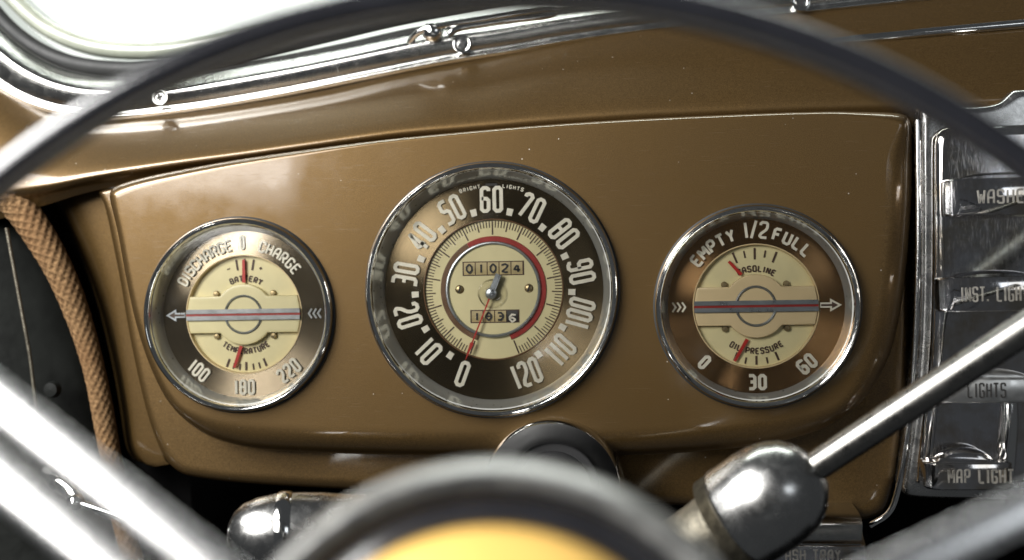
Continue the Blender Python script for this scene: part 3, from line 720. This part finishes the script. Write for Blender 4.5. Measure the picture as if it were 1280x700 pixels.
def switch(label, word, xl, xr, yt, yb2, yf, tsz, tx, mt, tmt, dome=None, dxoff=0, name='switch'):
    """bar-shaped pull switch: slanted left cheek, front face with lettering, rounded finger dome on top"""
    o = thing(name, label, 'switch', at((xl+xr)/2, yb2, -.006), 'bar switches on the chrome switch console'); O2 = o.location.copy()
    a, b_ = at(xl, yt, yf), at(xr, yb2, yf)
    x0_, x1_, z1_, z0_ = a.x, b_.x, a.z, b_.z
    ch = .0075
    b1 = MB(); prof = [(x0_, -.006), (x0_+.0008, yf+ch*.62), (x0_+ch*.42, yf+ch*.22), (x0_+ch, yf), (x1_-ch, yf), (x1_-ch*.42, yf+ch*.22), (x1_-.0008, yf+ch*.62), (x1_, -.006)]
    top_in = .0012
    rows = []
    for z, ins in ((z0_, .0010), (z0_+.0006, .0003), (z0_+.0013, 0), (z1_-.0013, 0), (z1_-.0006, .0003), (z1_, .0010)):
        rows.append([V((x+(ins if x < (x0_+x1_)/2 else -ins), min(-.0055, y+ins) if 0 < i < 7 else y, z)) for i, (x, y) in enumerate(prof)])
    b1.grid(rows); n_ = 8
    base = 0; b1.f.append(tuple(range(n_))); b1.f.append(tuple(5*n_+k for k in range(n_)))
    b1.build('bar', mt, o, 28, O2)
    if dome:
        cx = at(dome[0], yt, yf).x; hw = dome[1]*K; hh = dome[2]*K; rows = []
        for k in range(9):
            t = k/8; y = -.0062+(yf+.0012+.0062)*t; sc_ = math.sin(PI*(.18+.70*(1-t)))
            rows.append([V((cx+hw*math.cos(PI*j/20), y, z1_-.0006+hh*sc_*math.sin(PI*j/20))) for j in range(21)])
        d_ = MB().grid(rows); d_.f.append(tuple(8*21+k for k in range(21))); d_.build('finger_dome', mt, o, 60, O2)
    zt = (z0_+z1_)/2; xt = at(tx, 300, yf).x
    text(MB(), word, tsz[0]*K, tsz[1]*K, tsz[2]*K, tsz[3]*K, line(xt, zt), yf-.0004, yf+.0003).build('lettering', tmt, o, 0, O2)
    return o
switch('chrome bar switch with raised letters WASHER, topmost on the switch console', 'WASHER', 1182, 1330, 224, 267, -.020, (17, 6.4, 2.0, 2.6), 1258, 'scratched', 'letter', (1252, 48, 9))
switch('chrome bar switch lettered INST. LIGHT, between the WASHER and LIGHTS switches', 'INST. LIGHT', 1174, 1330, 347, 388, -.020, (18, 4.6, 1.8, 1.7), 1242, 'scratched', 'letter', (1246, 44, 9))
switch('chrome bar switch lettered LIGHTS, just above the MAP LIGHT switch', 'LIGHTS', 1160, 1330, 473, 503, -.018, (18, 4.6, 1.9, 1.6), 1230, 'hubring', 'black_ink', (1245, 40, 10))
switch('chrome bar switch lettered MAP LIGHT, lowest on the switch console', 'MAP LIGHT', 1157, 1270, 578, 613, -.024, (17, 5.0, 2.0, 2.0), 1221, 'scratched', 'letter', (1208, 33, 17))
at_ = thing('ash_tray', 'chrome fronted pull-out ash tray lettered ASH TRAY under the dashboard', 'ash tray', at(1010, 730, -.02)); O = at_.location.copy()
p, q = at(930, 682, -.030), at(1083, 745, -.030)
MB().solid([(p.x, q.z), (q.x, q.z), (q.x, p.z), (p.x, p.z)], -.030, .02, .002, .002, 4, None, .001).build('front_plate', 'scratched', at_, 50, O)
p2, q2 = at(930, 648, -.018), at(1080, 690, -.018)
rows = [[V((x, y, z)) for x in (p2.x, p2.x*.5+q2.x*.5, q2.x-.002, q2.x)] for y, z in ((.03, p2.z+.001), (.0, p2.z+.0005), (-.010, p2.z-.001), (-.014, p2.z-.004), (-.012, p2.z-.008), (-.016, p2.z-.010), (-.025, p.z-.0005))]
MB().grid(rows).build('upper_lip', 'chrome', at_, 60, O)
text(MB(), 'ASH TRAY', 13*K, 4.8*K, 1.6*K, 2.0*K, line(at(1016, 690, -.03).x, at(1016, 694, -.03).z), -.0304, -.0298).build('lettering', 'letter', at_, 0, O)
MB().prism([(p.x+.002, p.z-.003), (q.x-.003, p.z-.003), (q.x-.003, p2.z-.003), (p.x+.002, p2.z-.003)], -.006, .03).build('tray', 'black', at_, 0, O)

# ================================================================== steering column, wheel, lever
WC = V((.0415, -.4178, -.1195)); TILT, WY = R(18), R(3)
def rotz(v): return V((v.x*math.cos(WY)-v.y*math.sin(WY), v.x*math.sin(WY)+v.y*math.cos(WY), v.z))
EX = rotz(V((1, 0, 0))); EU = rotz(V((0, math.sin(TILT), math.cos(TILT)))); EN = EX.cross(EU)   # EN points to the dash
if EN.y < 0: EN = -EN
RW = .215
sw = thing('steering_wheel', 'thin rimmed dark steering wheel with chrome spokes and yellow centre button', 'steering wheel', WC)
def wp(x, u, n_=0.0): return WC+EX*x+EU*u+EN*n_
def wpx(px, py, n_=0.0):
    d = on_plane(px, py, WC+EN*n_, EN)-WC; return d.dot(EX), d.dot(EU)
MB().tube([wp(RW*math.sin(2*PI*k/240), RW*math.cos(2*PI*k/240)) for k in range(240)], .0056, 24, True).build('rim', 'rim', sw, 60, WC)
def spoke(pa, pb, hw):
    """flat chrome spoke lying on the line through two photo points in the wheel plane, from the hub out to the rim"""
    h = .006; a, c = V(wpx(*pa, h)), V(wpx(*pb, h)); d = (c-a).normalized()
    k = -a.dot(d); foot = a+d*k; q = math.sqrt(max(0, RW*RW-foot.length_squared))
    hi = math.sqrt(max(0, .055**2-foot.length_squared)) if foot.length < .055 else 0
    pts = [foot+d*(hi+(q-hi)*i/24) for i in range(25)]
    P = [wp(p_.x, p_.y, h+.012*(1-i/24)*0) for i, p_ in enumerate(pts)]
    MB().tube(P, lambda t: hw*(1.0-.12*t), 20, False, (EN, .36)).build('spoke', 'spoke', sw, 60, WC)
spoke((240, 690), (0, 501), .0064)
spoke((150, 720), (0, 598), .0066)
spoke((1100, 722), (1280, 637), .0060)
spoke((1180, 790), (1330, 735), .0060)
# hub: satin chrome ring, black groove, yellow domed button
def hr(py, n_): return V(wpx(606, py, n_)).length
r0 = hr(572, .002); r1 = hr(612, -.002); r2 = hr(655, -.006)
MB().lathe([(r0*.96, .045), (r0*.985, .022), (r0, .006), (r0-.0006, .001), (r0-.003, -.003), (r1+.004, -.0050), (r1+.001, -.004), (r1, -.001), (r1, .004)], 128, WC, EN).build('hub_ring', 'hubring', sw, 50, WC)
MB().lathe([(r1+.0005, .001), (r1-.001, .0), (r2+.002, -.0030), (r2+.0005, -.0045), (r2, -.0030), (r2-.002, .002)], 128, WC, EN).build('hub_groove', 'rim', sw, 50, WC)
MB().lathe([(r2+.0003, -.0015), (r2-.001, -.0050), (r2*.9, -.0105), (r2*.7, -.0165), (r2*.4, -.0205), (r2*.15, -.022), (.00001, -.0222)], 96, WC, EN).build('horn_button', 'yellow', sw, 60, WC)
MB().lathe([(.00001, .046), (r0*.97, .046)], 64, WC, EN).build('hub_back', 'black', sw, 60, WC)

col = thing('steering_column', 'dark steering column leaving the dashboard through a chrome arched collar', 'steering column', at(690, 612, .01)); O = col.location.copy()
c0 = at(690, 614, -.012)
MB().lathe([(87*K, .024), (87*K, .004), (86*K, .0005), (83.5*K, -.0012), (80*K, -.0006), (70*K, .0030), (58*K, .0075), (55*K, .0105), (54*K, .0165)], 96, c0).build('collar', 'chrome', col, 50, O)
MB().lathe([(.00001, .0098), (57*K, .0098)], 64, c0).build('collar_shade', 'black', col, 50, O)  # flat black disc stands for the shade inside the collar opening
MB().tube([c0+V((0, .012, 0)), c0+(WC+EN*.06-c0)*.5, WC+EN*.046], .021, 40).build('column_tube', 'black', col, 50, O)

P0, P1 = at(915, 652, -.085), at(1330, 379, -.125); ax = (P1-P0).normalized(); k1 = .00045*.885
lv = thing('shift_lever', 'chrome column lever with bullet shaped ferrule crossing below the right gauge', 'lever', P0)
MB().lathe([(r_*k1, t*k1) for r_, t in ((17.5, 110), (18, 128), (18.5, 250), (19, 640))], 40, P0, ax, False, True).build('rod', 'lever_steel', lv, 50, P0)
MB().lathe([(r_*k1, t*k1) for r_, t in ((60, 4), (65.5, 8), (66.5, 12), (66.5, 50), (65, 68), (60, 88), (50, 105), (38, 116), (28, 123), (18, 126))], 72, P0, ax).build('ferrule', 'ferrule', lv, 50, P0)
prof = [(52, -12)]
for k in range(9): prof += [(64.5, -10+k*2), (63, -9+k*2)]
MB().lathe([(r_*k1, t*k1) for r_, t in prof+[(60, 9)]], 72, P0, ax).build('collar', 'collar', lv, 25, P0)
MB().lathe([(r_*k1, t*k1) for r_, t in ((50, -10), (47, -40), (46, -150), (44, -260))], 48, P0, ax, False, True).build('shaft', 'collar', lv, 50, P0)

A0, A1 = at(286, 668, -.075), at(470, 662, -.060); ax2 = (A1-A0).normalized(); k2 = .00045*.9
hb_ = thing('column_housing', 'rounded bright chrome housing tucked behind the left of the wheel hub', 'housing', A0)
MB().lathe([(r_*k2, t*k2) for r_, t in ((.01, -2), (14, 0), (28, 7), (39, 20), (46, 38), (50, 60), (51, 90), (50, 120), (47, 150), (46, 175))], 64, A0, ax2, False, True).build('shell', 'ferrule', hb_, 60, A0)
MB().lathe([(r_*k2, t*k2) for r_, t in ((51.2, 62), (53.2, 66), (53.6, 72), (53.2, 78), (51.2, 82))], 64, A0, ax2).build('raised_band', 'chrome', hb_, 60, A0)

# ================================================================== door edge on the left
pp = path([(-40, 178, .030), (0, 228, .030), (42, 283, .031), (76, 342, .033), (101, 405, .036), (119, 468, .039), (132, 535, .042), (143, 600, .046), (156, 660, .050), (172, 730, .054)], 90)
rows = []; prev = None; N = len(pp); nn = 90; sdist = 0
for i, p in enumerate(pp):
    t = (pp[min(i+1, N-1)]-pp[max(i-1, 0)]).normalized(); a = V((0, 1, 0)) if prev is None else prev
    u = (a-t*a.dot(t)).normalized(); prev = u; w_ = t.cross(u)
    if i: sdist += (pp[i]-pp[i-1]).length
    rb = .0112-.0050*min(1, i/N*1.9)
    row = []
    for k in range(nn):
        ph = 2*PI*k/nn; v = sdist/.0030*PI
        wv_ = math.cos(ph*9)*math.cos(v); br = max(math.cos(ph*9+v)+.6*wv_, math.cos(ph*9-v)-.6*wv_)+.35*math.sin(ph*5.3+v*.37)*math.sin(v*.21+ph)
        row.append(p+(u*math.cos(ph)+w_*math.sin(ph))*rb*(1+.055*br))
    rows.append(row)
tag(MB().grid(rows, close_u=True).build('windlace_cord', 'cord', None, 60, pp[N//2].copy()), 'woven tan windlace cord running down the door opening beside the dashboard', 'cord')
door = thing('door', 'black leathercloth door edge left of the tan woven cord', 'door', at(30, 600, .06)); O = door.location.copy()
rows = []
for (l, r_) in (((-140, 150), (-10, 200)), ((-140, 230), (25, 250)), ((-140, 320), (75, 325)), ((-140, 410), (105, 410)), ((-140, 500), (128, 500)), ((-140, 600), (142, 600)), ((-140, 700), (165, 700)), ((-140, 800), (185, 800))):
    rows.append([(l[0]+(r_[0]-l[0])*t, l[1]+(r_[1]-l[1])*t, y) for t, y in ((0, .010), (.3, .022), (.55, .030), (.75, .040), (.92, .052), (1.02, .066))])
MB().grid(sheet(rows, 6, 6)).build('skin', 'doorskin', door, 60, O)
MB().tube(path([(8, 285, .020), (20, 350, .021), (31, 410, .022), (38, 450, .023), (45, 510, .024), (52, 570, .026)], 8), .0011, 10).build('piping', 'collar', door, 60, O)
sc_ = at(64, 487, .028); MB().lathe([(.00001, -.002), (.0042, -.0015), (.0052, .003)], 24, sc_).build('fastener', 'doorskin', door, 50, O)
hd = thing('door_handle', 'small chrome door handle seen between the two left wheel spokes', 'handle', at(95, 628, .0)); O = hd.location.copy()
MB().tube(path([(58, 596, .012), (72, 606, .004), (86, 616, .0), (96, 626, -.002)], 6), lambda t: .0068-.002*t, 14, False, ((0, 1, 0), .5)).build('blade', 'chrome', hd, 60, O)
c = at(95, 628, -.003); MB().lathe([(.00001, -.0055), (.003, -.0046), (.0050, -.002), (.0054, .001), (.004, .004), (.00001, .0055)], 24, c).build('knob', 'chrome', hd, 60, O)
MB().tube(path([(96, 628, -.003), (125, 637, -.004), (160, 648, -.004), (215, 664, -.002)], 6), .0026, 14).build('stem', 'chrome', hd, 60, O)
MB().tube(path([(60, 598, .012), (62, 600, .03)], 4), .004, 12).build('spindle', 'chrome', hd, 60, O)
